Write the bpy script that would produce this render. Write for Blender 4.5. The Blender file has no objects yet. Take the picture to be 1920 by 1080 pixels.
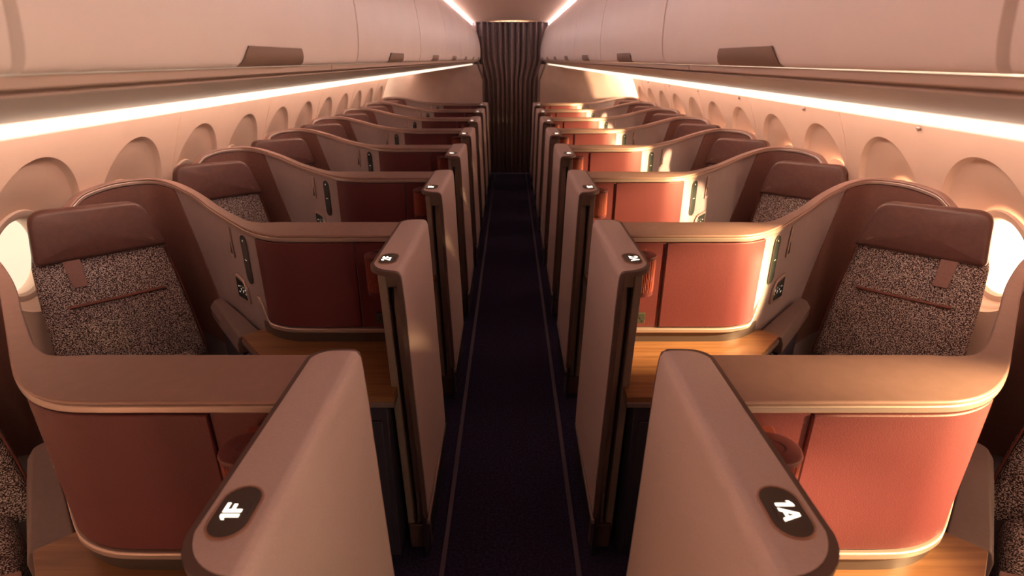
import bpy, bmesh, math, random
from mathutils import Vector, Matrix
random.seed(4)
C = bpy.context.scene.collection
S = bpy.context.scene

# ------------------------------------------------------------------ camera
TH = math.atan(430/1040.0)
CAMZ = 1.817
cd = bpy.data.cameras.new('camera'); cam = bpy.data.objects.new('camera', cd); C.objects.link(cam)
cd.sensor_width = 36.0; cd.lens = 1040/1920*36; cd.clip_start = 0.02; cd.clip_end = 400
cd.shift_x = 3/1920.0
cam.location = (0, 0, CAMZ); cam.rotation_euler = (math.pi/2-TH, 0, 0)
cd.dof.use_dof = True; cd.dof.focus_distance = 1.75; cd.dof.aperture_fstop = 3.8
S.camera = cam

# ------------------------------------------------------------------ world, sun, exposure
S.view_settings.view_transform = 'Standard'; S.view_settings.look = 'None'
S.view_settings.gamma = 1.0; S.view_settings.use_curve_mapping = False
S.view_settings.exposure = 0.74
SUN_TRAVEL = Vector((-1.0, 0.30, -0.045)).normalized()
w = bpy.data.worlds.new('sky'); S.world = w; w.use_nodes = True
nt = w.node_tree; nt.nodes.clear()
out = nt.nodes.new('ShaderNodeOutputWorld'); bg = nt.nodes.new('ShaderNodeBackground')
geo = nt.nodes.new('ShaderNodeTexCoord')
dot = nt.nodes.new('ShaderNodeVectorMath'); dot.operation = 'DOT_PRODUCT'
dot.inputs[1].default_value = (-SUN_TRAVEL.x, -SUN_TRAVEL.y, -SUN_TRAVEL.z)
mr = nt.nodes.new('ShaderNodeMapRange'); mr.inputs[1].default_value = -0.2; mr.inputs[2].default_value = 1.0
mr.interpolation_type = 'SMOOTHSTEP'
rmp = nt.nodes.new('ShaderNodeValToRGB')
rmp.color_ramp.elements[0].color = (1.0, .78, .56, 1); rmp.color_ramp.elements[1].color = (1.0, .70, .42, 1)
st = nt.nodes.new('ShaderNodeMapRange'); st.inputs[3].default_value = .8; st.inputs[4].default_value = 10.0
noi = nt.nodes.new('ShaderNodeTexNoise'); noi.inputs['Scale'].default_value = 3.0
mpn = nt.nodes.new('ShaderNodeMapping'); mpn.inputs['Scale'].default_value = (1, 1, 4)
mul = nt.nodes.new('ShaderNodeMath'); mul.operation = 'MULTIPLY'
mrn = nt.nodes.new('ShaderNodeMapRange'); mrn.inputs[3].default_value = .8; mrn.inputs[4].default_value = 1.15
L = nt.links
L.new(geo.outputs['Generated'], dot.inputs[0]); L.new(dot.outputs['Value'], mr.inputs[0])
L.new(mr.outputs[0], rmp.inputs[0]); L.new(mr.outputs[0], st.inputs[0])
L.new(geo.outputs['Generated'], mpn.inputs[0]); L.new(mpn.outputs[0], noi.inputs['Vector'])
L.new(noi.outputs[0], mrn.inputs[0]); L.new(mrn.outputs[0], mul.inputs[0]); L.new(st.outputs[0], mul.inputs[1])
L.new(rmp.outputs[0], bg.inputs[0]); L.new(mul.outputs[0], bg.inputs[1]); L.new(bg.outputs[0], out.inputs[0])

sd = bpy.data.lights.new('sun', 'SUN'); sun = bpy.data.objects.new('sun', sd); C.objects.link(sun)
sd.energy = 11; sd.angle = math.radians(3); sd.color = (1.0, .62, .34)
sun.rotation_euler = SUN_TRAVEL.to_track_quat('-Z', 'Y').to_euler(); sun.location = (6, -2, 3)

CEIL_LED = 8.5; CEIL_LED_COL = (1.0, .86, .88)
WASH_LED = 24.0; WASH_COL = (1.0, .72, .55)
EDGE_LED = .75
PATCH_SPOT_W = 380.0

# ------------------------------------------------------------------ materials
MAT = {}
def material(name, col, rough=.5, metal=0.0, noise=None, bump=None, spec=.5, emit=None, coat=0):
    m = bpy.data.materials.new(name); m.use_nodes = True; n = m.node_tree; b = n.nodes['Principled BSDF']
    b.inputs['Base Color'].default_value = (*col, 1); b.inputs['Roughness'].default_value = rough
    b.inputs['Metallic'].default_value = metal; b.inputs['Specular IOR Level'].default_value = spec
    b.inputs['Coat Weight'].default_value = coat
    tc = n.nodes.new('ShaderNodeTexCoord')
    if noise:
        scale, amt = noise
        t = n.nodes.new('ShaderNodeTexNoise'); t.inputs['Scale'].default_value = scale; t.inputs['Detail'].default_value = 3
        n.links.new(tc.outputs['Object'], t.inputs['Vector'])
        r = n.nodes.new('ShaderNodeValToRGB'); r.color_ramp.elements[0].position = .3; r.color_ramp.elements[1].position = .7
        r.color_ramp.elements[0].color = (*[c*(1-amt) for c in col], 1); r.color_ramp.elements[1].color = (*[min(1, c*(1+amt)) for c in col], 1)
        n.links.new(t.outputs[0], r.inputs[0]); n.links.new(r.outputs[0], b.inputs['Base Color'])
    if bump:
        scale, st_ = bump
        t2 = n.nodes.new('ShaderNodeTexNoise'); t2.inputs['Scale'].default_value = scale; t2.inputs['Detail'].default_value = 2
        n.links.new(tc.outputs['Object'], t2.inputs['Vector'])
        bp = n.nodes.new('ShaderNodeBump'); bp.inputs['Strength'].default_value = st_; bp.inputs['Distance'].default_value = .002
        n.links.new(t2.outputs[0], bp.inputs['Height']); n.links.new(bp.outputs[0], b.inputs['Normal'])
    if emit:
        b.inputs['Emission Color'].default_value = (*emit[0], 1); b.inputs['Emission Strength'].default_value = emit[1]
    MAT[name] = m; return m

material('rim_plastic', (.33, .20, .175), .42, 0, (30, .05))
material('champagne_metal', (.48, .37, .34), .36, .6)
material('dark_metal', (.13, .10, .095), .35, .6)
material('storage_leather', (.115, .023, .027), .5, 0, (400, .10), (500, .25), .45)
material('leaf_taupe', (.30, .22, .19), .45, 0, (40, .04))
material('shell_grey', (.32, .255, .27), .5, 0, (20, .03))
material('shade_and_seam_leather', (.18, .085, .075), .45, 0, (60, .08), (300, .15))  # brown carries the shade past the shell fold; also used for headrest seams
material('door_pink', (.58, .45, .43), .6, 0, (200, .04))
material('door_trim', (.15, .10, .092), .38, .3)
material('headrest_leather', (.115, .050, .045), .36, 0, (40, .12), (350, .25))
material('strap_leather', (.26, .14, .125), .5, 0, (100, .08))
material('pipe_leather', (.15, .040, .028), .5)
material('lamp_coral', (.26, .055, .04), .5, 0, (60, .08))
material('armrest_grey', (.155, .108, .105), .5, 0, (60, .05))
material('navy_base', (.030, .024, .042), .6)
material('carpet_navy', (.028, .025, .062), .95, 0, (90, .5), (500, .6), .1)
material('track_rail', (.11, .085, .13), .4, .3)
material('wall_panel', (.76, .55, .46), .55, 0, (6, .02))
material('bin_shell', (.87, .76, .74), .42, 0, (5, .02))
material('bin_rail', (.56, .43, .38), .45)
material('handle_brown', (.26, .17, .14), .45)
material('seam_dark', (.10, .05, .045), .7)
material('ceiling_panel', (.74, .52, .40), .6)
material('window_frame', (.72, .55, .47), .4)
material('partition_beige', (.62, .48, .43), .6, 0, (8, .05))
material('screen_glass', (.035, .045, .045), .15, .1, None, None, .6)
material('screen_olive', (.055, .06, .04), .3, .1)
material('badge_dark', (.11, .09, .08), .25, .3)
material('badge_copper', (.45, .26, .20), .3, .7)
material('chrome', (.75, .72, .70), .12, 1.0)
material('icon_pale', (.55, .52, .45), .5, 0, None, None, .5, ((.9, .8, .65), .25))
material('badge_light', (.9, .85, .75), .5, 0, None, None, .5, ((1.0, .90, .74), 1.3))
material('badge_dim', (.75, .68, .5), .5, 0, None, None, .5, ((1.0, .82, .55), .9))
material('edge_led', (1, .9, .8), .5, 0, None, None, .5, ((1.0, .87, .70), EDGE_LED))
material('wash_led', (1, .8, .6), .5, 0, None, None, .5, (WASH_COL, WASH_LED))
material('ceiling_led', (1, .8, .6), .5, 0, None, None, .5, (CEIL_LED_COL, CEIL_LED))

# speckled seat fabric
m = bpy.data.materials.new('speckled_fabric'); m.use_nodes = True; n = m.node_tree; b = n.nodes['Principled BSDF']
b.inputs['Roughness'].default_value = .9; b.inputs['Specular IOR Level'].default_value = .2
tc = n.nodes.new('ShaderNodeTexCoord'); t = n.nodes.new('ShaderNodeTexNoise'); t.inputs['Scale'].default_value = 210; t.inputs['Detail'].default_value = 2.5
mp = n.nodes.new('ShaderNodeMapping'); mp.inputs['Scale'].default_value = (1, 1, 1.3)
r = n.nodes.new('ShaderNodeValToRGB'); r.color_ramp.elements[0].position = .44; r.color_ramp.elements[1].position = .60
r.color_ramp.elements[0].color = (.035, .018, .02, 1); r.color_ramp.elements[1].color = (.66, .56, .54, 1)
e_ = r.color_ramp.elements.new(.5); e_.color = (.16, .10, .10, 1)
bp = n.nodes.new('ShaderNodeBump'); bp.inputs['Strength'].default_value = .5; bp.inputs['Distance'].default_value = .002
n.links.new(tc.outputs['Object'], mp.inputs[0]); n.links.new(mp.outputs[0], t.inputs['Vector']); n.links.new(t.outputs[0], r.inputs[0])
n.links.new(r.outputs[0], b.inputs['Base Color']); n.links.new(t.outputs[0], bp.inputs['Height']); n.links.new(bp.outputs[0], b.inputs['Normal'])
MAT['speckled_fabric'] = m

# wood with grain running across the cabin (local X)
m = bpy.data.materials.new('table_wood'); m.use_nodes = True; n = m.node_tree; b = n.nodes['Principled BSDF']
b.inputs['Roughness'].default_value = .38
tc = n.nodes.new('ShaderNodeTexCoord'); mp = n.nodes.new('ShaderNodeMapping'); mp.inputs['Scale'].default_value = (1.2, 26, 6)
t = n.nodes.new('ShaderNodeTexNoise'); t.inputs['Scale'].default_value = 2.2; t.inputs['Detail'].default_value = 6; t.inputs['Distortion'].default_value = .6
r = n.nodes.new('ShaderNodeValToRGB'); r.color_ramp.elements[0].position = .3; r.color_ramp.elements[1].position = .72
r.color_ramp.elements[0].color = (.16, .066, .028, 1); r.color_ramp.elements[1].color = (.28, .135, .058, 1)
n.links.new(tc.outputs['Object'], mp.inputs[0]); n.links.new(mp.outputs[0], t.inputs['Vector']); n.links.new(t.outputs[0], r.inputs[0]); n.links.new(r.outputs[0], b.inputs['Base Color'])
MAT['table_wood'] = m

# woven door cover: fine horizontal ribs
n = MAT['door_pink'].node_tree; b = n.nodes['Principled BSDF']
tc = n.nodes.new('ShaderNodeTexCoord'); wv = n.nodes.new('ShaderNodeTexWave'); wv.bands_direction = 'Z'; wv.inputs['Scale'].default_value = 75
bp = n.nodes.new('ShaderNodeBump'); bp.inputs['Strength'].default_value = .18; bp.inputs['Distance'].default_value = .0015
n.links.new(tc.outputs['Object'], wv.inputs['Vector']); n.links.new(wv.outputs['Fac'], bp.inputs['Height']); n.links.new(bp.outputs[0], b.inputs['Normal'])

# window pane: clear acrylic
m = bpy.data.materials.new('window_acrylic'); m.use_nodes = True; n = m.node_tree; n.nodes.clear()
o_ = n.nodes.new('ShaderNodeOutputMaterial'); mx = n.nodes.new('ShaderNodeMixShader'); tr = n.nodes.new('ShaderNodeBsdfTransparent'); gl = n.nodes.new('ShaderNodeBsdfGlossy')
gl.inputs['Roughness'].default_value = .05; mx.inputs[0].default_value = .05; tr.inputs[0].default_value = (.97, .95, .92, 1)
n.links.new(tr.outputs[0], mx.inputs[1]); n.links.new(gl.outputs[0], mx.inputs[2]); n.links.new(mx.outputs[0], o_.inputs[0])
MAT['window_acrylic'] = m

# curtain
m = material('curtain_cloth', (.20, .14, .135), .85, 0, (40, .15))

# ------------------------------------------------------------------ mesh helpers
def obj(name, bm, mat, parent=None, bevel=0, seg=2, angle=35, sub=0):
    bmesh.ops.remove_doubles(bm, verts=bm.verts, dist=1e-6)
    bmesh.ops.recalc_face_normals(bm, faces=bm.faces)
    me = bpy.data.meshes.new(name); bm.to_mesh(me); bm.free()
    me.shade_smooth(); me.set_sharp_from_angle(angle=math.radians(angle))
    me.materials.append(MAT[mat])
    o = bpy.data.objects.new(name, me); C.objects.link(o)
    if parent: o.parent = parent
    if bevel:
        md = o.modifiers.new('bevel', 'BEVEL'); md.width = bevel; md.segments = seg; md.limit_method = 'ANGLE'; md.angle_limit = math.radians(40); md.harden_normals = False
    if sub:
        md = o.modifiers.new('sub', 'SUBSURF'); md.levels = sub; md.render_levels = sub
    return o
def thing(name, loc=(0, 0, 0)):
    o = bpy.data.objects.new(name, None); C.objects.link(o); o.location = loc; o.empty_display_size = .1
    return o
def tag(o, label, cat, group=None, kind=None):
    if label: o['label'] = label
    if cat: o['category'] = cat
    if group: o['group'] = group
    if kind: o['kind'] = kind
    return o
def children(o): return [c for c in bpy.data.objects if c.parent == o]
def dup(o, parent=None, loc=None):
    c = o.copy(); C.objects.link(c)
    if parent: c.parent = parent
    if loc is not None: c.location = loc
    for ch in children(o): dup(ch, c)
    return c
def grid(bm, rows, close_u=False):
    vs = [[bm.verts.new(p) for p in r_] for r_ in rows]
    for i in range(len(vs)-1):
        k = len(vs[i])
        for j in range(k if close_u else k-1):
            try: bm.faces.new((vs[i][j], vs[i][(j+1) % k], vs[i+1][(j+1) % k], vs[i+1][j]))
            except ValueError: pass
    return vs
def loft(bm, rows):
    """closed section loops lofted, both ends capped"""
    vs = grid(bm, rows, True)
    bm.faces.new(vs[0]); bm.faces.new(vs[-1])
    return vs
def prism(bm, poly, z0, z1, s=1, top=None):
    top = top or poly
    a = [bm.verts.new((s*u, v, z0)) for u, v in poly]; b_ = [bm.verts.new((s*u, v, z1)) for u, v in top]
    k = len(poly)
    for i in range(k): bm.faces.new((a[i], a[(i+1) % k], b_[(i+1) % k], b_[i]))
    bm.faces.new(a); bm.faces.new(b_)
def box(bm, x0, x1, y0, y1, z0, z1):
    prism(bm, [(x0, y0), (x1, y0), (x1, y1), (x0, y1)], z0, z1)
def catmull(pts, k=5):
    out_ = []; n_ = len(pts)
    for i in range(n_-1):
        p0 = pts[max(i-1, 0)]; p1 = pts[i]; p2 = pts[i+1]; p3 = pts[min(i+2, n_-1)]
        for j in range(k):
            t_ = j/k
            out_.append(tuple(.5*((2*b2)+(-a+c2)*t_+(2*a-5*b2+4*c2-d)*t_*t_+(-a+3*b2-3*c2+d)*t_**3) for a, b2, c2, d in zip(p0, p1, p2, p3)))
    out_.append(tuple(pts[-1])); return out_
def round_poly(pts, rads, k=6):
    """2D polygon with each corner rounded by its radius"""
    res = []; n_ = len(pts)
    for i in range(n_):
        p = Vector(pts[i]); a = Vector(pts[i-1]); c = Vector(pts[(i+1) % n_]); r_ = rads[i] if isinstance(rads, (list, tuple)) else rads
        if r_ <= 0: res.append(tuple(p)); continue
        d1 = (a-p).normalized(); d2 = (c-p).normalized()
        r_ = min(r_, (a-p).length*.49, (c-p).length*.49)
        s_ = p+d1*r_; e2 = p+d2*r_
        for j in range(k+1):
            t_ = j/k; res.append(tuple(s_*(1-t_)**2+p*2*t_*(1-t_)+e2*t_*t_))
    return res
def tube(bm, pts, rad, k=8, s=1):
    rows = []
    P_ = [Vector((s*p[0], p[1], p[2])) for p in pts]
    for i, p in enumerate(P_):
        d = (P_[min(i+1, len(P_)-1)]-P_[max(i-1, 0)]).normalized()
        a = d.cross(Vector((.13, .21, .97))).normalized(); b_ = d.cross(a)
        rows.append([p+a*rad*math.cos(2*math.pi*j/k)+b_*rad*math.sin(2*math.pi*j/k) for j in range(k)])
    loft(bm, rows)
def pillow(bm, outline, M, thick, rnd=.02, crown=.0, k=4):
    """rounded slab from a 2D outline (a,b) in the frame M: front face at +normal*thick, edges rounded, centre crowned"""
    n_ = len(outline); cx = sum(p[0] for p in outline)/n_; cy = sum(p[1] for p in outline)/n_
    def ring(inset, h):
        res = []
        for i in range(n_):
            p = Vector(outline[i]); a = Vector(outline[i-1]); c = Vector(outline[(i+1) % n_])
            t_ = (c-a).normalized(); nr = Vector((t_.y, -t_.x))
            if nr.dot(p-Vector((cx, cy))) < 0: nr = -nr
            q = p-nr*inset
            res.append(M @ Vector((q.x, q.y, h)))
        return res
    rows = [ring(0, 0), ring(0, thick-rnd)]
    for j in range(1, k+1):
        a = j/k*math.pi/2; rows.append(ring(rnd*(1-math.cos(a)), thick-rnd+rnd*math.sin(a)))
    base = rows[-1]
    cen = M @ Vector((cx, cy, thick))
    nrm = (M.to_3x3() @ Vector((0, 0, 1))).normalized()
    for f_ in (.8, .55, .3):
        rows.append([cen+(p-cen)*f_+nrm*crown*(1-f_*f_) for p in base])
    vs = grid(bm, rows, True)
    bm.faces.new(vs[0])
    c_ = bm.verts.new(cen+nrm*crown)
    for i in range(n_): bm.faces.new((vs[-1][i], vs[-1][(i+1) % n_], c_))
def stadium(L_, W_, k=10):
    """long axis x"""
    r_ = W_/2; res = []
    for j in range(k+1):
        a = -math.pi/2+math.pi*j/k; res.append((L_/2-r_+r_*math.cos(a), r_*math.sin(a)))
    for j in range(k+1):
        a = math.pi/2+math.pi*j/k; res.append((-L_/2+r_+r_*math.cos(a), r_*math.sin(a)))
    return res
def slab(bm, outline, M, h0, h1):
    a = [bm.verts.new(M @ Vector((x, y, h0))) for x, y in outline]; b_ = [bm.verts.new(M @ Vector((x, y, h1))) for x, y in outline]
    k = len(a)
    for i in range(k): bm.faces.new((a[i], a[(i+1) % k], b_[(i+1) % k], b_[i]))
    bm.faces.new(a); bm.faces.new(b_)
def ring_slab(bm, o1, o2, M, h0, h1):
    rows = [[M @ Vector((x, y, h)) for x, y in o] for o, h in ((o1, h0), (o1, h1), (o2, h1), (o2, h0), (o1, h0))]
    grid(bm, rows, True)
def frame(origin, xa, ya):
    xa = Vector(xa).normalized(); ya = Vector(ya); ya = (ya-xa*ya.dot(xa)).normalized(); za = xa.cross(ya)
    M = Matrix((xa, ya, za)).transposed().to_4x4(); M.translation = Vector(origin); return M

PITCH = 1.1; NROW = 8
SIDES = ((-1, 'left'), (1, 'right'))
ORD = ['nearest the camera', 'second from the camera', 'third from the camera', 'fourth from the camera', 'fifth from the camera', 'sixth from the camera', 'seventh from the camera', 'farthest from the camera']

# ------------------------------------------------------------------ setting: floor, walls, ceiling
YB, YE = -2.9, 9.5
bm = bmesh.new(); box(bm, -2.2, 2.2, YB, YE+.3, -.06, 0); o = obj('floor', bm, 'carpet_navy'); tag(o, 'dark navy carpet of the cabin aisle', None, kind='structure')
for i, s in enumerate((-1, 1)):
    bm = bmesh.new()
    box(bm, s*.262-.010, s*.262+.010, YB, YE-.1, 0, .006); o = obj('trim_%d' % (i+1), bm, 'track_rail', bevel=.002); tag(o, None, None, kind='structure')

PROF = [(2.02, 0.0), (2.09, .2), (2.125, .45), (2.13, .62), (2.12, .80), (2.095, .98), (2.07, 1.10), (2.02, 1.25), (1.955, 1.42), (1.90, 1.54), (1.86, 1.62), (1.84, 1.72)]
def wall_u(z):
    for (u0, z0), (u1, z1) in zip(PROF, PROF[1:]):
        if z <= z1: t_ = (z-z0)/(z1-z0); return u0+(u1-u0)*t_
    return PROF[-1][0]
WP = .66; WC0 = 2.335; PZ = 1.0; PA, PB = .135, .168          # window pitch, first centre, pane centre height, half sizes
AZ, AA, AB = 1.095, .268, .338                                 # alcove oval
ZL, ZH = .60, 1.55
def smooth(x): x = max(0, min(1, x)); return x*x*(3-2*x)
wins = [WC0+WP*k for k in range(-6, 11)]
Y0w = wins[0]-WP/2; Y1w = wins[-1]+WP/2
seam_at = [3.36+1.32*k for k in range(-4, 5)]
def wall_tile(bm, s, yc):
    NA = 72; rows = []
    def P_(y, z, d): return Vector((s*(wall_u(z)+d), y, z))
    ang = [2*math.pi*j/NA for j in range(NA)]
    for t_ in (0, .2, .4, .6, .8, 1.0):                        # funnel from pane to inner alcove
        rows.append([])
        for a in ang:
            y = math.cos(a)*((PA+.02)*(1-t_)+(AA-.012)*t_); z = (PZ+(PB+.02)*math.sin(a))*(1-t_)+(AZ+(AB-.012)*math.sin(a))*t_
            d = .085*(1-t_)**1.3+.032
            rows[-1].append(P_(yc+y, z, d))
    for t_, d in ((.35, .028), (.7, .010), (1.0, .0)):
        rows.append([P_(yc+math.cos(a)*(AA-.012+.016*t_), AZ+math.sin(a)*(AB-.012+.016*t_), d) for a in ang])
    ring = [(math.cos(a)*(AA+.004), AZ+math.sin(a)*(AB+.004)) for a in ang]
    hw = WP/2
    corner = [math.atan2(z_-AZ, y_) % (2*math.pi) for y_, z_ in ((hw, ZH), (-hw, ZH), (-hw, ZL), (hw, ZL))]
    outer = []
    for a in ang:
        for c_ in corner:
            if abs((a-c_+math.pi) % (2*math.pi)-math.pi) <= math.pi/NA: a = c_
        dy, dz = math.cos(a), math.sin(a); tt = []
        if abs(dy) > 1e-6: tt.append(hw/abs(dy))
        if dz > 1e-6: tt.append((ZH-AZ)/dz)
        if dz < -1e-6: tt.append((AZ-ZL)/-dz)
        t_ = min(tt); outer.append((dy*t_, AZ+dz*t_))
    for t_ in (.2, .4, .6, .8, 1.0):
        rows.append([P_(yc+r1[0]*(1-t_)+r2[0]*t_, r1[1]*(1-t_)+r2[1]*t_, 0) for r1, r2 in zip(ring, outer)])
    grid(bm, rows, True)
for s, side in SIDES:
    bm = bmesh.new()
    for yc in wins: wall_tile(bm, s, yc)
    for za, zb in ((0, ZL), (ZH, 1.72)):
        zs = sorted({za, zb} | {z for _, z in PROF if za < z < zb})
        grid(bm, [[Vector((s*wall_u(z), y, z)) for y in [Y0w, Y1w]] for z in zs])
    o = obj('wall_'+side, bm, 'wall_panel', angle=40); tag(o, 'peach cabin sidewall with oval window alcoves', None, kind='structure')
    for k, ys in enumerate(seam_at):
        bm = bmesh.new(); rows = []
        zs = [.3, .6, .8, 1.0, 1.1, 1.25, 1.42, 1.54, 1.62, 1.70]
        for z in zs:
            u = wall_u(z); rows.append([Vector((s*(u+dd), ys+dy, z)) for dy, dd in ((-.006, .004), (-.004, -.004), (.004, -.004), (.006, .004))])
        loft(bm, rows); o = obj('trim_%d' % (3+k+(20 if s > 0 else 0)), bm, 'seam_dark' if k < 0 else 'wall_panel'); tag(o, None, None, kind='structure')
    # windows: bezel, pane
    for k, yc in enumerate(wins):
        fr = None
        NA = 56; el = lambda a_, b_, zc: [(math.cos(2*math.pi*j/NA)*a_, zc+math.sin(2*math.pi*j/NA)*b_) for j in range(NA)]
        bm = bmesh.new()
        def ring3(a_, b_, d): return [Vector((s*(wall_u(z)+d), yc+y, z)) for y, z in el(a_, b_, PZ)]
        grid(bm, [ring3(PA+.045, PB+.045, .092), ring3(PA+.040, PB+.040, .078), ring3(PA+.012, PB+.012, .082), ring3(PA, PB, .098), ring3(PA, PB, .150)], True)
        wnum = k+1+(20 if s > 0 else 0)
        fr = obj('window_%d' % wnum, bm, 'window_frame'); tag(fr, None, None, kind='structure')
        bm = bmesh.new(); bm.faces.new([bm.verts.new(p) for p in ring3(PA+.003, PB+.003, .125)]); p = obj('window_pane', bm, 'window_acrylic', fr)

# ceiling
bm = bmesh.new(); rows = []
for j in range(13):
    x = -.62+1.24*j/12; rows.append([(x, YB, 2.325+.045*(1-(x/.62)**2)), (x, YE+.2, 2.325+.045*(1-(x/.62)**2))])
grid(bm, rows); o = obj('ceiling', bm, 'ceiling_panel'); tag(o, 'domed cabin ceiling panel above the aisle', None, kind='structure')
# ceiling light strips (things)
for s, side in SIDES:
    bm = bmesh.new(); sec = [(.588, 2.300), (.605, 2.296), (.622, 2.318), (.622, 2.332), (.60, 2.332)]
    loft(bm, [[(s*u, y, z) for u, z in sec] for y in (-.2, YE-.02)])
    o = obj('ceiling_light', bm, 'ceiling_led'); tag(o, 'long warm light strip along the top of the %s overhead bins' % side, 'light')
# rear wall behind the camera, front partitions, bulkhead behind curtain
bm = bmesh.new(); box(bm, -2.2, 2.2, YB-.05, YB, 0, 2.5); o = obj('wall_rear', bm, 'navy_base'); tag(o, None, None, kind='structure')
bm = bmesh.new(); box(bm, -2.2, 2.2, YE+.25, YE+.3, 0, 2.5); o = obj('wall_front', bm, 'partition_beige'); tag(o, None, None, kind='structure')
for s, side in SIDES:
    bm = bmesh.new()
    poly = round_poly([(.44, YE-.04), (2.1, YE-.04), (2.1, YE), (.44, YE)], [.018, 0, 0, .018])
    prism(bm, poly, 0.02, 1.735, s); o = obj('partition', bm, 'partition_beige', bevel=.004)
    tag(o, 'plain beige partition at the far end on the %s of the curtain' % side, 'partition')

# ------------------------------------------------------------------ overhead bins
BP = [(.500, 1.802), (.488, 1.803), (.479, 1.812), (.472, 1.84), (.468, 1.89), (.471, 1.97), (.484, 2.06), (.508, 2.15), (.545, 2.24), (.592, 2.305)]
BP = catmull(BP, 4)
BL = 1.29; B0 = 1.872-2*BL
nb = int((YE-B0)/BL)+1
for s, side in SIDES:
    for k in range(-1, nb):
        y0 = B0+BL*k; y1 = min(y0+BL, YE-.02)
        if y1-y0 < .2: continue
        y0 = max(y0, YB)
        if y1 <= y0+.1: continue
        bin_ = thing('overhead_bin', (s*.5, (y0+y1)/2, 1.80)); off = Vector(bin_.location)
        g = .0055
        bm = bmesh.new(); rows = []
        for dy, du in ((y0+g, .012), (y0+g+.003, 0), (y1-g-.003, 0), (y1-g, .012)):
            rows.append([Vector((s*(u+du), dy, z))-off for u, z in BP]+[Vector((s*(u+.03), dy, z))-off for u, z in reversed(BP)])
        loft(bm, rows); obj('bin_door', bm, 'bin_shell', bin_)
        bm = bmesh.new(); sec = [(u+.032, z) for u, z in BP]+[(.90, 2.32), (1.84, 2.0), (1.84, 1.79), (.54, 1.808)]
        loft(bm, [[Vector((s*u, y, z))-off for u, z in sec] for y in (y0, y1)]); obj('bin_body', bm, 'seam_dark', bin_)
        # latch handle: trapezoid plate at the door's lower edge
        yc = (y0+y1)/2-.005
        if y1-y0 > 1.0:
            bm = bmesh.new(); hp = [p for p in BP if p[1] < 1.842]
            hw0, hw1 = .165, .135
            def hrow(z, u, hw): return [Vector((s*(u-.004), yc-hw, z))-off, Vector((s*(u-.006), yc-hw+.01, z))-off, Vector((s*(u-.006), yc+hw-.01, z))-off, Vector((s*(u-.004), yc+hw, z))-off]
            rows = []
            for q, (u, z) in enumerate(((.490, 1.8035), (.481, 1.810), (.4755, 1.822), (.4735, 1.832), (.4725, 1.838))):
                rows.append(hrow(z, u, hw0+(hw1-hw0)*q/4))
            rows.append([Vector((p.x+s*.006, p.y, p.z)) for p in rows[-1]])
            grid(bm, rows); obj('latch_handle', bm, 'handle_brown', bin_)
        tag(bin_, '%s overhead bin in pale pinkish cream, %s' % (side, ('just behind the viewpoint' if y0 < .3 and y1 < .7 else ['cut off by the frame edge beside the viewpoint', 'with the largest latch handle in view', 'second with a latch handle, beyond the near seam', 'third with a latch handle', 'fourth with a latch handle', 'fifth towards the curtain', 'sixth towards the curtain', 'last beside the curtain'][max(0, min(7, k-1))])), 'overhead bin', 'overhead bins on the %s side' % side)
    # rail, cove and light strip under the bins
    for q, (ya, yb) in enumerate(((YB, 1.66), (1.668, 4.25), (4.258, 6.84), (6.848, YE-.05))):
        bm = bmesh.new(); loft(bm, [[(s*u, y, z) for u, z in ((.497, 1.801), (.4985, 1.789), (.503, 1.7865), (.53, 1.787), (.53, 1.8005))] for y in (ya, yb)])
        o = obj('bin_rail', bm, 'bin_rail'); tag(o, 'narrow pale rail segment under the %s overhead bins, %s' % (side, ORD[q] if q < 3 else ORD[7]), 'rail', 'rail segments under the %s bins' % side)
    bm = bmesh.new(); loft(bm, [[(s*u, y, z) for u, z in ((.516, 1.786), (.506, 1.7825), (.507, 1.780), (.53, 1.774), (.56, 1.762), (.585, 1.7515), (.600, 1.7455), (.600, 1.728), (1.845, 1.70), (1.838, 1.745), (.55, 1.794))] for y in (YB, YE-.05)])
    o = obj('service_panel', bm, 'bin_rail', angle=20); tag(o, 'long smooth panel under the %s overhead bins above the light strip' % side, 'panel')
    bm = bmesh.new(); loft(bm, [[(s*u, y, z) for u, z in ((.5985, 1.7452), (.5965, 1.7300), (.6025, 1.7270), (.606, 1.735), (.606, 1.743))] for y in (YB, YE-.06)])
    o = obj('light_strip', bm, 'edge_led'); tag(o, 'glowing cream light strip along the %s side under the bins' % side, 'light')
    bm = bmesh.new(); loft(bm, [[(s*u, y, z) for u, z in ((1.505, 1.7070), (1.505, 1.672), (1.517, 1.672), (1.517, 1.7065))] for y in (-.2, YE-.06)])
    o = obj('wall_wash_light', bm, 'bin_rail')
    bm = bmesh.new(); loft(bm, [[(s*u, y, z) for u, z in ((1.517, 1.7065), (1.517, 1.674), (1.521, 1.676), (1.521, 1.7062))] for y in (-.2, YE-.06)]); obj('light_tube', bm, 'wash_led', o); tag(o, 'warm wash light hidden above the %s windows, shining down the wall' % side, 'light')

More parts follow.
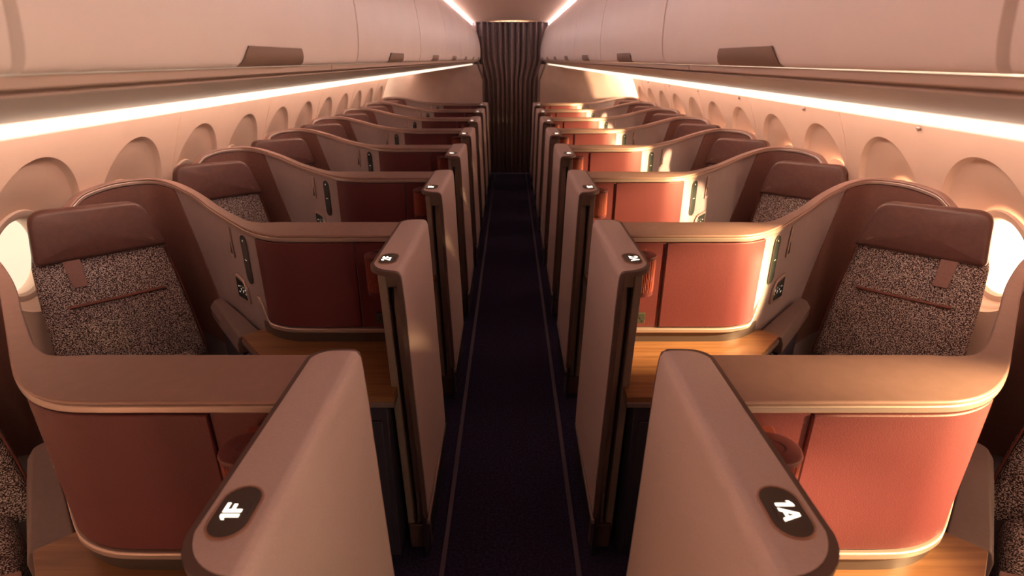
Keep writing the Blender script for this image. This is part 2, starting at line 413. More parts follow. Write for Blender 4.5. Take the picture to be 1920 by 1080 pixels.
# curtain
ct = thing('aisle_curtain', (0, YE-.01, 0))
bm = bmesh.new(); rows = []
NX = 240
for z in [0.02, .3, .8, 1.25, 1.5, 1.8, 2.0, 2.15, 2.25, 2.345]:
    row = []
    for j in range(NX+1):
        x = -.60+1.2*j/NX
        if z < 1.75: x *= .80+.0*z
        ph = j/NX*2*math.pi*13
        row.append((x, .035*math.sin(ph+.5*math.sin(ph*.37)+.04*math.sin(z*3))+.010*math.sin(ph*2.1)-.02, z))
    rows.append(row)
grid(bm, rows); cc = obj('curtain_cloth', bm, 'curtain_cloth', ct, angle=80)
bm = bmesh.new(); tube(bm, [(-.6, 0, 2.318), (.6, 0, 2.318)], .008); obj('curtain_rail', bm, 'dark_metal', ct)
tag(ct, 'pleated brown curtain closing the far end of the aisle', 'curtain')

# ------------------------------------------------------------------ suite shell
OUT = [(.45, -.187), (.70, -.187), (.82, -.187), (.885, -.182), (.945, -.162), (1.0, -.128), (1.055, -.082), (1.10, -.036), (1.162, .032), (1.262, .142), (1.36, .25), (1.45, .35), (1.535, .435), (1.63, .515), (1.71, .575), (1.79, .618), (1.86, .632), (1.92, .60), (1.965, .53), (1.985, .45), (1.99, .35), (1.985, .25)]
INN = [(.45, .0), (.70, .0), (.82, .0), (.885, .0), (.94, .0), (.985, -.004), (1.03, -.002), (1.07, .014), (1.128, .062), (1.235, .172), (1.333, .277), (1.425, .378), (1.513, .463), (1.61, .548), (1.70, .61), (1.79, .655), (1.87, .668), (1.945, .63), (1.997, .545), (2.02, .455), (2.025, .35), (2.02, .25)]
TZ = [1.2]*10+[1.203, 1.21, 1.22, 1.23, 1.24, 1.247, 1.25, 1.25, 1.25, 1.245, 1.235, 1.20]
path = catmull([(a, b_, c_, d, e) for (a, b_), (c_, d), e in zip(OUT, INN, TZ)], 5)
def normal_at(i):
    a = path[max(i-1, 0)]; b_ = path[min(i+1, len(path)-1)]
    t_ = Vector((b_[0]-a[0], b_[1]-a[1])).normalized(); return Vector((t_.y, -t_.x))
NRM = [normal_at(i) for i in range(len(path))]
def path_loft(s, i0, i1, zf, of=0.0, inn=0.0, lead=None):
    """solid following the shell path; zf(i)->(z0,z1); of = outset of the front, inn = inset of the back"""
    bm = bmesh.new(); rows = []
    for i in range(i0, i1+1):
        p = path[i]; n_ = NRM[i]; z0, z1 = zf(i); fo = of(i) if callable(of) else of
        bk = Vector((p[2], p[3]))+n_*inn
        if lead is not None: bk = Vector((p[0], p[1]))+n_*(-lead)
        f_ = Vector((p[0], p[1]))+n_*fo
        rows.append([Vector((s*f_.x, f_.y, z0)), Vector((s*f_.x, f_.y, z1)), Vector((s*bk.x, bk.y, z1)), Vector((s*bk.x, bk.y, z0))])
    loft(bm, rows); return bm
def at_u(u, lo=0):
    return min(range(lo, len(path)), key=lambda i: abs(path[i][0]-u) if i < 85 else 9)
def seg_extend(u0):                                           # straight part starts at u=.45; finer samples there come from catmull
    return at_u(u0)
def build_shell(s, text_side):
    root = thing('suite_shell')
    N = len(path)-1
    # cap (rim) with pale metal trim under it
    bm = path_loft(s, 0, N, lambda i: (path[i][4]-.010, path[i][4])); obj('rim', bm, 'rim_plastic', root, bevel=.004, seg=3)
    bm = path_loft(s, 0, N, lambda i: (path[i][4]-.027, path[i][4]-.010), of=.001, inn=.001); obj('rim_trim', bm, 'champagne_metal', root, bevel=.003)
    # wall body
    bm = path_loft(s, 0, N, lambda i: (.0, path[i][4]-.026), of=-.012, inn=.006); obj('shell_wall', bm, 'shell_grey', root)
    # leather liner behind the headrest; dark colour holds the shade past the slanting fold
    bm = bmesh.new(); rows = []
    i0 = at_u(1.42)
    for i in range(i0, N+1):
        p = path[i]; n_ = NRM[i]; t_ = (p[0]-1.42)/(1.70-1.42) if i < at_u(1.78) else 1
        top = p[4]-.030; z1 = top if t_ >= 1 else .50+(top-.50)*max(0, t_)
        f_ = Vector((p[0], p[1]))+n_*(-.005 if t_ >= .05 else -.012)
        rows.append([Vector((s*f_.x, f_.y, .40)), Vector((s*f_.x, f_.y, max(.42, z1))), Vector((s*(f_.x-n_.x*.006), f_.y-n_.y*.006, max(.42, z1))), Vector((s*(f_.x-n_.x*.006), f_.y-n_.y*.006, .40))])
    loft(bm, rows); obj('fold_shade_liner', bm, 'shade_and_seam_leather', root)
    # storage door: red leather wrapping the corner
    ic = at_u(1.005)
    def ribbon(u0, iend, z0, z1, of, thick, uend=None):
        bm = bmesh.new(); rows = []
        pts = [(Vector((u0, -.187)), Vector((0, -1)))]
        if uend is not None: pts.append((Vector((uend, -.187)), Vector((0, -1))))
        else: pts += [(Vector((path[i][0], path[i][1])), NRM[i]) for i in range(4, iend+1)]
        for p, n_ in pts:
            f_ = p+n_*of; b_ = p+n_*(of-thick)
            rows.append([Vector((s*f_.x, f_.y, z0)), Vector((s*f_.x, f_.y, z1)), Vector((s*b_.x, b_.y, z1)), Vector((s*b_.x, b_.y, z0))])
        loft(bm, rows); return bm
    obj('storage_door', ribbon(.598, ic, .812, 1.168, .000, .014), 'storage_leather', root, bevel=.0035)
    obj('niche_panel', ribbon(.40, 0, .812, 1.170, -.006, .010, uend=.594), 'storage_leather', root, bevel=.001)
    # metal sill under the red panels, running up to the control panel
    ie = at_u(1.075)
    bm = bmesh.new(); rows = []
    pts = [(Vector((.40, -.187)), Vector((0, -1)), .792, .808)]+[(Vector((path[i][0], path[i][1])), NRM[i], 0, 0) for i in range(4, ie+1)]
    res = []
    for q, (p, n_, a, b_) in enumerate(pts):
        t_ = smooth((p.x-.975)/(1.06-.975)); lo = .790+.075*t_; hi = .809+.085*t_
        f_ = p+n_*(.008-.016*t_); bk = p-n_*.020
        rows.append([Vector((s*f_.x, f_.y, lo)), Vector((s*f_.x, f_.y, hi)), Vector((s*bk.x, bk.y, hi)), Vector((s*bk.x, bk.y, lo))])
    loft(bm, rows); obj('sill_trim', bm, 'champagne_metal', root, bevel=.004, seg=3)
    # dark plinth under the sill down to the table
    bm = bmesh.new(); rows = []
    for q, i in enumerate([0]+list(range(4, at_u(1.04)+1))):
        p = Vector((path[i][0] if q else .40, path[i][1])); n_ = NRM[i] if q else Vector((0, -1)); f_ = p+n_*(-.006); bk = p-n_*.03
        rows.append([Vector((s*f_.x, f_.y, .745)), Vector((s*f_.x, f_.y, .793)), Vector((s*bk.x, bk.y, .793)), Vector((s*bk.x, bk.y, .745))])
    loft(bm, rows); obj('plinth', bm, 'dark_metal', root)
    # control panel on the shell wall
    def wframe(u, z, off, tilt=0.0):
        i = at_u(u); p = Vector((path[i][0], path[i][1])); n_ = NRM[i]; f_ = p+n_*(off-.012)
        ta = Vector((s*-n_.y, n_.x, 0)).normalized() if False else Vector((s*(-n_.y), n_.x, 0)).normalized()
        up = Vector((0, 0, 1)); M = frame((s*f_.x, f_.y, z), ta, up)
        if (M.to_3x3() @ Vector((0, 0, 1))).dot(Vector((s*n_.x, n_.y, 0))) < 0: M = frame((s*f_.x, f_.y, z), -ta, up); M['flip'] = 1 if False else 0
        return M
    def wM(u, z, off):
        i = at_u(u); p = Vector((path[i][0], path[i][1])); n_ = NRM[i]; f_ = p+n_*(off-.012)
        nz = Vector((s*n_.x, n_.y, 0)).normalized(); up = Vector((0, 0, 1)); xa = up.cross(nz)
        M = Matrix((xa, up, nz)).transposed().to_4x4(); M.translation = Vector((s*f_.x, f_.y, z)); return M, (1 if xa.x*s > 0 else -1)
    M, k = wM(1.175, .885, .0)
    par = round_poly([(k*-.070, -.058), (k*.080, -.074), (k*.080, .048), (k*-.030, .042), (k*-.062, .014)], .012, 3)
    bm = bmesh.new(); slab(bm, par, M, 0, .010); cp = obj('control_panel', bm, 'champagne_metal', root, bevel=.003)
    bm = bmesh.new(); slab(bm, round_poly([(k*-.052, -.044), (k*.068, -.056), (k*.068, .036), (k*-.024, .030)], .006, 3), M, .0095, .0115); obj('control_screen', bm, 'screen_glass', cp)
    bm = bmesh.new(); rr = random.Random(3)
    for cx_, cy_, w_ in ((-.028, .006, .010), (-.012, .012, .006), (-.010, -.008, .012), (.008, -.004, .008), (.006, .012, .004), (.024, -.022, .012), (.026, .004, .010), (-.030, -.012, .007)):
        slab(bm, stadium(w_*1.3, w_*.45, 4), M @ Matrix.Translation((k*cx_*1.5, cy_-.004, 0)) @ Matrix.Rotation(rr.random()*3, 4, 'Z'), .0114, .0122)
    obj('control_icons', bm, 'icon_pale', cp)
    # handset: dark upright capsule with a short pale line
    M, k = wM(1.098, 1.045, .001)
    St = stadium(.205, .056)
    bm = bmesh.new(); slab(bm, [(k*y*1.0, x) for x, y in St], M, 0, .005); hs = obj('handset', bm, 'screen_glass', root, bevel=.002)
    bm = bmesh.new(); ring_slab(bm, [(y, x) for x, y in stadium(.213, .066)], [(y, x) for x, y in stadium(.205, .056)], M, 0, .0045); obj('handset_bezel', bm, 'badge_dark', hs)
    bm = bmesh.new(); slab(bm, stadium(.022, .003, 3), M, .005, .0056); obj('handset_mark', bm, 'icon_pale', hs)
    bm = bmesh.new(); slab(bm, stadium(.008, .008, 4), M @ Matrix.Translation((0, .084, 0)), .005, .0056); obj('handset_button', bm, 'icon_pale', hs)
    # reading light / hook: slim pale blade with a dark slot
    M, k = wM(1.225, 1.080, .001)
    bm = bmesh.new(); slab(bm, round_poly([(-.022, -.066), (.022, -.066), (.018, .070), (-.010, .070)], .005, 3), M, 0, .006); hk = obj('coat_hook', bm, 'champagne_metal', root, bevel=.002)
    bm = bmesh.new(); slab(bm, round_poly([(-.014, -.050), (.013, -.050), (.003, .004), (-.003, .004)], .002, 2), M, .0058, .0066); obj('hook_slot', bm, 'navy_base', hk)
    # cylinder lamp held on the niche panel
    cyx, cyy = .492, -.262
    bm = bmesh.new(); NA = 48; rows = []
    for z in (1.010, 1.140):
        rows.append([Vector((s*(cyx+(.045+.0012*math.cos(24*2*math.pi*j/(NA*4)))*math.cos(2*math.pi*j/(NA*4))), cyy+(.045+.0012*math.cos(48*2*math.pi*j/(NA*4)))*math.sin(2*math.pi*j/(NA*4)), z)) for j in range(NA*4)])
    loft(bm, rows); cl = obj('cylinder_lamp', bm, 'lamp_coral', root)
    bm = bmesh.new(); rows = []
    for z, r_ in ((1.138, .046), (1.146, .0475), (1.150, .046), (1.152, .042), (1.152, .019), (1.1505, .017)): rows.append([Vector((s*(cyx+r_*math.cos(2*math.pi*j/NA)), cyy+r_*math.sin(2*math.pi*j/NA), z)) for j in range(NA)])
    loft(bm, rows); obj('lamp_cap', bm, 'storage_leather', cl)
    bm = bmesh.new(); rows = []
    for z, r_ in ((.994, .040), (.996, .045), (1.012, .046)): rows.append([Vector((s*(cyx+r_*math.cos(2*math.pi*j/NA)), cyy+r_*math.sin(2*math.pi*j/NA), z)) for j in range(NA)])
    loft(bm, rows); obj('lamp_base', bm, 'storage_leather', cl)
    bm = bmesh.new(); prism(bm, [(.474, -.235), (.510, -.235), (.516, -.196), (.468, -.196)], 1.125, 1.150, s); obj('lamp_bracket', bm, 'lamp_coral', cl, bevel=.002)
    # socket plate at the foot of the niche
    bm = bmesh.new(); prism(bm, [(.470, -.203), (.536, -.203), (.536, -.192), (.470, -.192)], .838, .882, s); sp = obj('socket_plate', bm, 'screen_olive', root, bevel=.001)
    bm = bmesh.new()
    for xa, za in ((.480, .868), (.495, .858), (.510, .868), (.524, .850), (.485, .848), (.516, .862)): prism(bm, [(xa, -.2042), (xa+.007, -.2042), (xa+.007, -.203), (xa, -.203)], za-.004, za+.003, s)
    obj('socket_hole', bm, 'navy_base', sp)
    return root

def build_table(s):
    root = thing('side_table')
    poly = round_poly([(.40, -.586), (.72, -.586), (.970, -.304), (1.128, -.128), (1.062, -.068), (1.0, -.115), (.94, -.150), (.86, -.178), (.40, -.178)], [0, .03, .02, .012, 0, 0, 0, 0, 0], 4)
    bm = bmesh.new(); prism(bm, poly, .722, .745, s); obj('tabletop', bm, 'table_wood', root, bevel=.002)
    pe = round_poly([(.40, -.592), (.724, -.592), (.976, -.304), (1.136, -.124), (1.045, -.085), (.95, -.155), (.86, -.182), (.40, -.182)], [0, .03, .02, .012, 0, 0, 0, 0], 4)
    bm = bmesh.new(); prism(bm, pe, .704, .724, s); obj('table_edge', bm, 'armrest_grey', root, bevel=.003)
    pb = [(.43, -.575), (.715, -.575), (.965, -.295), (1.11, -.13), (1.03, -.115), (.94, -.165), (.86, -.185), (.43, -.185)]
    bm = bmesh.new(); prism(bm, pb, 0, .706, s); bc = obj('base_cabinet', bm, 'navy_base', root, bevel=.004)
    bm = bmesh.new(); prism(bm, [(.45, -.583), (.70, -.583), (.70, -.576), (.45, -.576)], .06, .64, s); obj('cabinet_door', bm, 'navy_base', bc, bevel=.003)
    # switch pod with a chrome buckle on the slanted side
    a = Vector((s*.86, -.447, .665)); d = Vector((s*.25, .282, 0)).normalized()
    M = frame(Vector((s*1.03, -.236, .672)), d, (0, 0, 1))
    if (M.to_3x3() @ Vector((0, 0, 1))).dot(Vector((s*1, -1, 0))) < 0: M = frame(Vector((s*1.03, -.236, .672)), -d, (0, 0, 1))
    bm = bmesh.new(); slab(bm, round_poly([(-.07, -.03), (.07, -.03), (.07, .03), (-.07, .03)], .02, 4), M, 0, .014); sw = obj('switch_plate', bm, 'navy_base', root, bevel=.003)
    bm = bmesh.new(); ring_slab(bm, stadium(.034, .022), stadium(.022, .010), M @ Matrix.Translation((0, .006, 0)), .013, .020); obj('switch_ring', bm, 'chrome', sw)
    return root

def build_armrest(s, root):
    poly = [(1.140, -.126), (1.330, .118), (1.440, .262), (1.418, .296), (1.245, .115), (1.06, -.085)]
    top = round_poly(poly, [.004, .03, .02, 0, 0, 0], 4)
    low = round_poly([(1.148, -.134), (1.345, .108), (1.460, .255), (1.418, .296), (1.245, .115), (1.06, -.085)], [.004, .03, .02, 0, 0, 0], 4)
    bm = bmesh.new(); rows = []
    for pts, z in ((low, .66), (low, .705), (top, .735)): rows.append([Vector((s*u, v, z)) for u, v in pts])
    loft(bm, rows); obj('armrest_pad', bm, 'armrest_grey', root, bevel=.006, seg=3, angle=30)
    bm = bmesh.new(); prism(bm, [(1.155, -.095), (1.335, .14), (1.42, .25), (1.40, .262), (1.245, .095), (1.10, -.06)], 0, .662, s); obj('armrest_base', bm, 'navy_base', root)
    return root

# ------------------------------------------------------------------ seats
SB = Vector((1.652, 2.535-2.2, 1.002))                         # lower aisle-side corner of the headrest, relative to the row
def seat_frame(s):
    e = Vector((-.742, .670, 0)).normalized(); nh = Vector((-e.y, -e.x*-1*-1, 0))
    nh = Vector((-.670, -.742, 0)); r_ = math.radians(8)
    up = Vector((-nh.x*math.sin(r_), -nh.y*math.sin(r_), math.cos(r_)))
    fr = nh*math.cos(r_)+Vector((0, 0, math.sin(r_)))
    M = Matrix(((s*e.x, s*up.x, s*fr.x, s*SB.x), (e.y, up.y, fr.y, SB.y), (e.z, up.z, fr.z, SB.z), (0, 0, 0, 1)))
    return M
def build_seat(s):
    root = thing('aircraft_seat'); M = seat_frame(s)
    T = Matrix.Translation
    # shell of the seat back
    back = [(-.505, -.02), (-.485, .05), (-.02, .05), (-.004, -.03), (.017, -.175), (.041, -.377), (.060, -.60), (-.53, -.60), (-.525, -.4), (-.518, -.184)]
    bm = bmesh.new(); pillow(bm, round_poly(back, [.02, .02, .02, .02, .05, .05, .02, .02, .05, .05], 3), M @ T((0, 0, -.105)), .10, .03, .012); obj('backrest', bm, 'speckled_fabric', root, angle=60)
    # dark side piping running down both flanks
    bm = bmesh.new(); bk = [(.002, -.02, -.025), (.010, -.10, -.025), (.022, -.175, -.025), (.046, -.377, -.025), (.066, -.60, -.025)]
    tube(bm, [M @ Vector(p) for p in bk], .004); obj('piping', bm, 'pipe_leather', root)
    # headrest pad
    hr = round_poly([(-.495, -.004), (-.462, .228), (-.055, .213), (.008, -.006)], [.030, .062, .062, .020], 8)
    bm = bmesh.new(); pillow(bm, hr, M @ T((0, 0, -.06)), .085, .024, .010, 6); hd = obj('headrest', bm, 'headrest_leather', root, angle=70)
    bm = bmesh.new()
    ed = round_poly([(-.493, -.000), (-.460, .224), (-.057, .209), (.004, -.002)], [.030, .060, .060, .020], 8)
    tube(bm, [M @ Vector((a, b_, -.012)) for a, b_ in ed+[ed[0]]], .0035, 6); obj('headrest_seam', bm, 'shade_and_seam_leather', hd)
    bm = bmesh.new()
    for p, q in (((-.068, .044), (-.052, .040)), ((-.060, .036), (-.042, .030)), ((-.050, .042), (-.046, .026))):
        tube(bm, [M @ Vector((p[0], p[1], .0285)), M @ Vector((q[0], q[1], .0285))], .0012, 5)
    obj('headrest_emblem', bm, 'strap_leather', hd)
    # shoulder strap loop
    bm = bmesh.new(); slab(bm, round_poly([(-.398, .0), (-.335, .0), (-.335, -.122), (-.388, -.122)], [.002, .002, .006, .006], 3), M @ T((0, 0, .010)), 0, .006); obj('strap', bm, 'strap_leather', root, bevel=.0015)
    # leather welt across the back
    bm = bmesh.new(); tube(bm, [M @ Vector((-.424+.372*j/10, -.204-.002*math.sin(math.pi*j/10), .007)) for j in range(11)], .0075, 8); obj('welt', bm, 'pipe_leather', root)
    # stitched seams
    bm = bmesh.new(); tube(bm, [M @ Vector((a, b_, .0065)) for a, b_ in catmull([(.026, -.335), (-.029, -.369), (-.079, -.401), (-.094, -.447), (-.096, -.58)], 4)], .0014, 5); obj('stitching', bm, 'seam_dark', root)
    bm = bmesh.new(); tube(bm, [M @ Vector((a, b_, .0065)) for a, b_ in catmull([(-.500, -.335), (-.444, -.356), (-.393, -.387), (-.361, -.424), (-.358, -.58)], 4)], .0014, 5)
    obj('stitching', bm, 'seam_dark', root)
    # cushion and base
    cu = [(-.53, 0), (.0, 0), (.0, .50), (-.53, .50)]
    org = M @ Vector((0, -.60, 0)); e = Vector((s*-.742, .670, 0)).normalized(); nh = Vector((s*-.670, -.742, 0)).normalized()
    Mc = Matrix(((e.x, nh.x, 0, org.x), (e.y, nh.y, 0, org.y), (0, 0, 1, .33), (0, 0, 0, 1)))
    bm = bmesh.new(); pillow(bm, round_poly(cu, [.03, .03, .07, .07], 5), Mc, .15, .05, .012, 5); obj('seat_cushion', bm, 'speckled_fabric', root, angle=60)
    bm = bmesh.new(); slab(bm, round_poly([(.008, .335), (.008, .385), (-.20, .295), (-.20, .245)], .006, 3), Mc, .160, .166); obj('seat_belt', bm, 'strap_leather', root, bevel=.0015)
    bm = bmesh.new(); slab(bm, [(-.48, .02), (-.02, .02), (-.02, .40), (-.48, .40)], Mc, -.33, .0); obj('seat_base', bm, 'navy_base', root, bevel=.01)
    return root

# ------------------------------------------------------------------ privacy doors
def build_door(s):
    root = thing('privacy_door')
    # bent sheet: w = 0 at inner top edge .. along the flat top, round the crease, down the outer face
    prof = [(.452, 1.206), (.42, 1.207), (.39, 1.208), (.362, 1.208), (.350, 1.2065), (.3425, 1.199), (.339, 1.182), (.335, 1.10), (.331, .95), (.326, .75), (.320, .55), (.314, .36), (.311, .215)]
    prof = catmull(prof, 3); prof = [p[:2] for p in prof]
    acc = [0.0]
    for a, b_ in zip(prof, prof[1:]): acc.append(acc[-1]+math.hypot(b_[0]-a[0], b_[1]-a[1]))
    W = acc[-1]
    def pos(wd):
        wd = max(0, min(W-1e-6, wd))
        for i in range(len(acc)-1):
            if wd <= acc[i+1]:
                t_ = (wd-acc[i])/(acc[i+1]-acc[i]); a, b_ = prof[i], prof[i+1]
                tx, tz = b_[0]-a[0], b_[1]-a[1]; l_ = math.hypot(tx, tz)
                return a[0]+tx*t_, a[1]+tz*t_, tz/l_*-1, -tx/l_*-1
    def nrm(wd):
        a = pos(max(0, wd-.012)); b_ = pos(min(W, wd+.012)); tx, tz = b_[0]-a[0], b_[1]-a[1]; l_ = math.hypot(tx, tz)
        return (tz/l_, -tx/l_)                                  # outward (up / aisle): for tx<0 top -> z up
    def outline(w_, inset=0):
        """near and far limits v at width w"""
        near = -.600; far = .012
        rn, rf = .095, .045
        if w_ < rn: near += rn-math.sqrt(max(0, rn*rn-(rn-w_)**2))
        if w_ < rf: far -= rf-math.sqrt(max(0, rf*rf-(rf-w_)**2))
        return near+inset, far-inset
    def sheet(w0, w1, inset, h0, h1, nv=10):
        bm = bmesh.new(); ws = [w0+(w1-w0)*(i/46.0)**1.6 for i in range(47)]
        rows_t, rows_b = [], []
        for w_ in ws:
            u, z, _, _ = pos(w_); nu, nz = nrm(w_); a, b_ = outline(w_-inset*.9 if inset else w_, inset)
            rt, rb = [], []
            for j in range(nv+1):
                v = a+(b_-a)*j/nv
                rt.append(Vector((s*(u+nu*h1), v, z+nz*h1))); rb.append(Vector((s*(u+nu*h0), v, z+nz*h0)))
            rows_t.append(rt); rows_b.append(rb)
        T_ = grid(bm, rows_t); B_ = grid(bm, rows_b)
        n_ = len(ws)
        for i in range(n_-1):
            bm.faces.new((T_[i][0], T_[i+1][0], B_[i+1][0], B_[i][0])); bm.faces.new((T_[i][-1], B_[i][-1], B_[i+1][-1], T_[i+1][-1]))
        for j in range(nv):
            bm.faces.new((T_[0][j], B_[0][j], B_[0][j+1], T_[0][j+1])); bm.faces.new((T_[-1][j], T_[-1][j+1], B_[-1][j+1], B_[-1][j]))
        return bm
    obj('door_frame', sheet(0.001, W-.001, 0, -.016, -.0005), 'door_trim', root, angle=50)
    obj('door_cover', sheet(.012, W-.016, .011, -.004, .0012), 'door_pink', root, angle=50)
    # post: stack of upright slabs under the top, leaning slightly outboard with height
    def lean(u, z): return u-.028*(1-z/1.15)
    def leaf(u0, u1, v0, v1, z0, z1, mat, name, parent=root, bev=.004, arch=0):
        bm = bmesh.new(); zs = [z0+(z1-z0)*f_ for f_ in (0, .25, .5, .75, .93, 1)]; rows = []
        for q, z in enumerate(zs):
            b0 = v0+(arch*(1-0) if q == len(zs)-1 else 0)
            rows.append([Vector((s*lean(u0, z), b0, z)), Vector((s*lean(u1, z), b0, z)), Vector((s*lean(u1, z), v1, z)), Vector((s*lean(u0, z), v1, z))])
        loft(bm, rows); return obj(name, bm, mat, parent, bevel=bev)
    leaf(.405, .432, -.520, .0, 0.0, 1.175, 'leaf_taupe', 'inner_post')
    leaf(.356, .391, -.512, -.01, .10, 1.118, 'leaf_taupe', 'sliding_leaf', arch=.02)
    leaf(.391, .404, -.490, -.01, .05, 1.125, 'navy_base', 'door_slot')
    leaf(.347, .354, -.520, -.01, .05, 1.125, 'navy_base', 'door_slot')
    leaf(.345, .425, -.535, -.49, 0.0, .115, 'door_trim', 'post_foot')
    leaf(.352, .425, -.515, -.02, 1.120, 1.185, 'leaf_taupe', 'post_head', bev=.01)
    bm = bmesh.new(); tube(bm, [(lean(.386, .13), -.520, .12), (lean(.380, .25), -.522, .27)], .006, 8, s); obj('door_latch', bm, 'champagne_metal', root)
    # kick strip along the lower aisle face
    bm = bmesh.new(); rows = []
    for v, z0, z1 in ((-.598, .185, .205), (-.01, .20, .225)):
        rows.append([Vector((s*.318, v, z0)), Vector((s*.306, v, z0)), Vector((s*.306, v, z1)), Vector((s*.318, v, z1))])
    loft(bm, rows); obj('kick_strip', bm, 'champagne_metal', root, bevel=.002)
    bm = bmesh.new(); rows = []
    for v in (-.58, -.01): rows.append([Vector((s*.335, v, .0)), Vector((s*.318, v, .0)), Vector((s*.322, v, .20)), Vector((s*.335, v, .20))])
    loft(bm, rows); obj('kick_panel', bm, 'navy_base', root)
    return root
def text_mesh(txt, size, M, extr, name, mat, parent):
    cu = bpy.data.curves.new(name, 'FONT'); cu.body = txt; cu.size = size; cu.align_x = 'CENTER'; cu.align_y = 'CENTER'; cu.extrude = extr; cu.offset = size*.028; cu.space_character = 1.05
    to = bpy.data.objects.new('tmp_text', cu); C.objects.link(to)
    bpy.context.view_layer.update()
    dg = bpy.context.evaluated_depsgraph_get(); me = bpy.data.meshes.new_from_object(to.evaluated_get(dg))
    bpy.data.objects.remove(to); bpy.data.curves.remove(cu)
    me.name = name; me.transform(M); me.materials.clear(); me.materials.append(MAT[mat])
    o = bpy.data.objects.new(name, me); C.objects.link(o); o.parent = parent; return o
GLYPH = {'1': [[(.30, 0), (.30, .74), (.18, .74), (.02, .62), (.02, .49), (.145, .575), (.145, 0)]],
 'F': [[(0, 0), (0, .74), (.50, .74), (.50, .60), (.155, .60), (.155, .44), (.44, .44), (.44, .305), (.155, .305), (.155, 0)]],
 'A': [[(0, 0), (.27, .74), (.43, .74), (.70, 0), (.54, 0), (.35, .56), (.16, 0)], [(.16, .14), (.54, .14), (.50, .27), (.20, .27)]]}
GW = {'1': .40, 'F': .56, 'A': .70}
def glyph_mesh(txt, size, M, h0, h1, name, mat, parent):
    bm = bmesh.new(); tw = sum(GW[c] for c in txt); x = -tw/2
    for c in txt:
        for q, pl in enumerate(GLYPH[c]): slab(bm, [((x+a)*size*1.35, (b_-.37)*size*1.35) for a, b_ in pl], M, h0, h1+q*.00005)
        x += GW[c]
    me = bpy.data.meshes.new(name); bmesh.ops.recalc_face_normals(bm, faces=bm.faces); bmesh.ops.triangulate(bm, faces=bm.faces); bm.to_mesh(me); bm.free(); me.materials.append(MAT[mat])
    o = bpy.data.objects.new(name, me); C.objects.link(o); o.parent = parent; return o
def add_badge(s, root, txt, n_):
    ctr = Vector((s*.399, -.480, 1.2096))
    # long axis follows the door; text reads away from the camera on the left, towards it on the right
    rot = math.radians(7)*(1 if s < 0 else 1)
    ya = Vector((math.sin(math.radians(3))*-s*0, 1, 0))
    M = frame(ctr, ya, Vector((-1, 0, 0))) if s < 0 else frame(ctr, -ya, Vector((1, 0, 0)))
    bm = bmesh.new(); ring_slab(bm, stadium(.104, .062), stadium(.098, .056), M, -.001, .0022); bd = obj('seat_badge', bm, 'badge_copper', root, bevel=.0006)
    bm = bmesh.new(); slab(bm, stadium(.0985, .0565), M, -.001, .0014); obj('badge_face', bm, 'badge_dark', bd)
    (glyph_mesh(txt, .027, M @ Matrix.Translation((.0, .004, 0)), .0012, .0020, 'badge_number', 'badge_light', bd) if n_ == 1 else text_mesh(txt, .040, M @ Matrix.Translation((.0, .006, .0016)), .0003, 'badge_number', 'badge_light', bd))
    bm = bmesh.new(); slab(bm, stadium(.030, .0018, 3), M @ Matrix.Translation((.004, -.0175, 0)), .0014, .0018); obj('badge_line', bm, 'navy_base', bd)

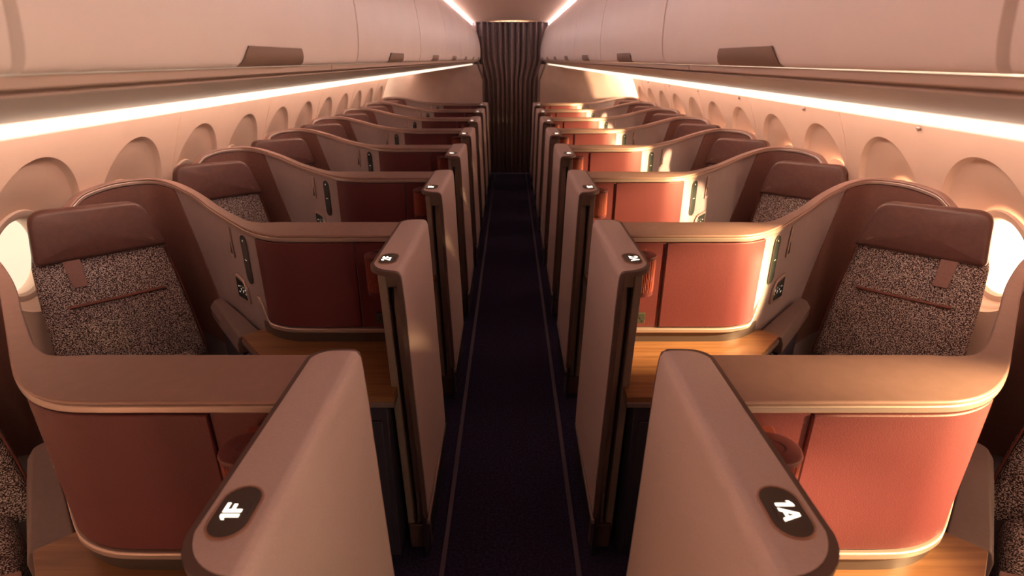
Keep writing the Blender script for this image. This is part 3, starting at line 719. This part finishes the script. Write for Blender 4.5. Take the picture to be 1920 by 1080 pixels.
# ------------------------------------------------------------------ place every row on both sides
letters = {-1: 'F', 1: 'A'}
for s, side in SIDES:
    sh = build_shell(s, side); tb = build_table(s); build_armrest(s, tb); se = build_seat(s); dr = build_door(s)
    for n_ in range(1, NROW+1):
        y = PITCH*n_; w_ = ORD[n_-1]
        a = sh if n_ == 1 else dup(sh); a.location = (0, y, 0)
        col = 'maroon' if s < 0 else 'orange red'
        tag(a, '%s suite shell with %s storage front, %s' % (side, col, w_), 'suite partition', 'suite shells on the %s side' % side)
        d = dr if n_ == 1 else dup(dr); d.location = (0, y, 0)
        lab = ('large pinkish privacy door with the lit number 1%s on its top' % letters[s]) if n_ == 1 else 'pinkish privacy door on the %s of the aisle, %s' % (side, w_)
        tag(d, lab, 'door', 'privacy doors on the %s side' % side)
    for n_ in range(0, NROW):
        y = PITCH*(n_+1)
        t_ = tb if n_ == 0 else dup(tb); t_.location = (0, y, 0)
        tag(t_, 'wooden side table with grey armrest below the %s storage front, %s' % (side, ORD[n_]), 'table', 'wooden side tables on the %s side' % side)
        z_ = se if n_ == 0 else dup(se); z_.location = (0, y, 0)
        lab = 'speckled seat cut off at the lower %s corner of the frame' % side if n_ == 0 else 'speckled grey %s window seat with brown headrest, %s' % (side, ['nearest complete one', 'second complete one from the camera', 'third complete one from the camera', 'fourth complete one from the camera', 'fifth complete one from the camera', 'sixth complete one from the camera', 'last before the curtain'][n_-1])
        tag(z_, lab, 'seat', 'window seats on the %s side' % side)
    bpy.context.view_layer.update()
for s, side in SIDES:
    doors = sorted([o for o in bpy.data.objects if o.name.startswith('privacy_door') and o['group'].endswith(side+' side')], key=lambda o: o.location.y)
    for k, d in enumerate(doors): add_badge(s, d, '%d%s' % (k+1, letters[s]), k+1)

# added spots in made-up wall fixtures, one per suite, standing in for sun patches
bm = bmesh.new(); rows = []
for z, r_ in ((.010, .013), (-.002, .013), (-.005, .011), (-.005, .009), (.002, .008)): rows.append([Vector((r_*math.cos(2*math.pi*j/24), r_*math.sin(2*math.pi*j/24), z)) for j in range(24)])
loft(bm, rows); rl = obj('added_spot_fixture', bm, 'champagne_metal')
for n_ in range(1, NROW+1):
    y = PITCH*n_
    src = Vector((1.885, y-.62, 1.512)); tgt = Vector((.84, y-.18, .975))
    o = rl if n_ == 1 else rl.copy()
    if n_ > 1: C.objects.link(o)
    o.location = src+Vector((.018, 0, .004)); o.rotation_euler = (tgt-src).to_track_quat('-Z', 'Y').to_euler(); tag(o, 'small round added spot fixture high on the right sidewall, %s' % ORD[n_-1], 'light', 'added spot fixtures on the right sidewall')
    ld = bpy.data.lights.new('sun_patch_spot', 'SPOT'); lo = bpy.data.objects.new('sun_patch_spot', ld); C.objects.link(lo)
    ld.energy = PATCH_SPOT_W; ld.color = (1.0, .66, .30); ld.spot_size = math.radians(31); ld.spot_blend = .85; ld.shadow_soft_size = .03
    lo.location = src+(tgt-src).normalized()*.02; lo.rotation_euler = (tgt-src).to_track_quat('-Z', 'Y').to_euler()
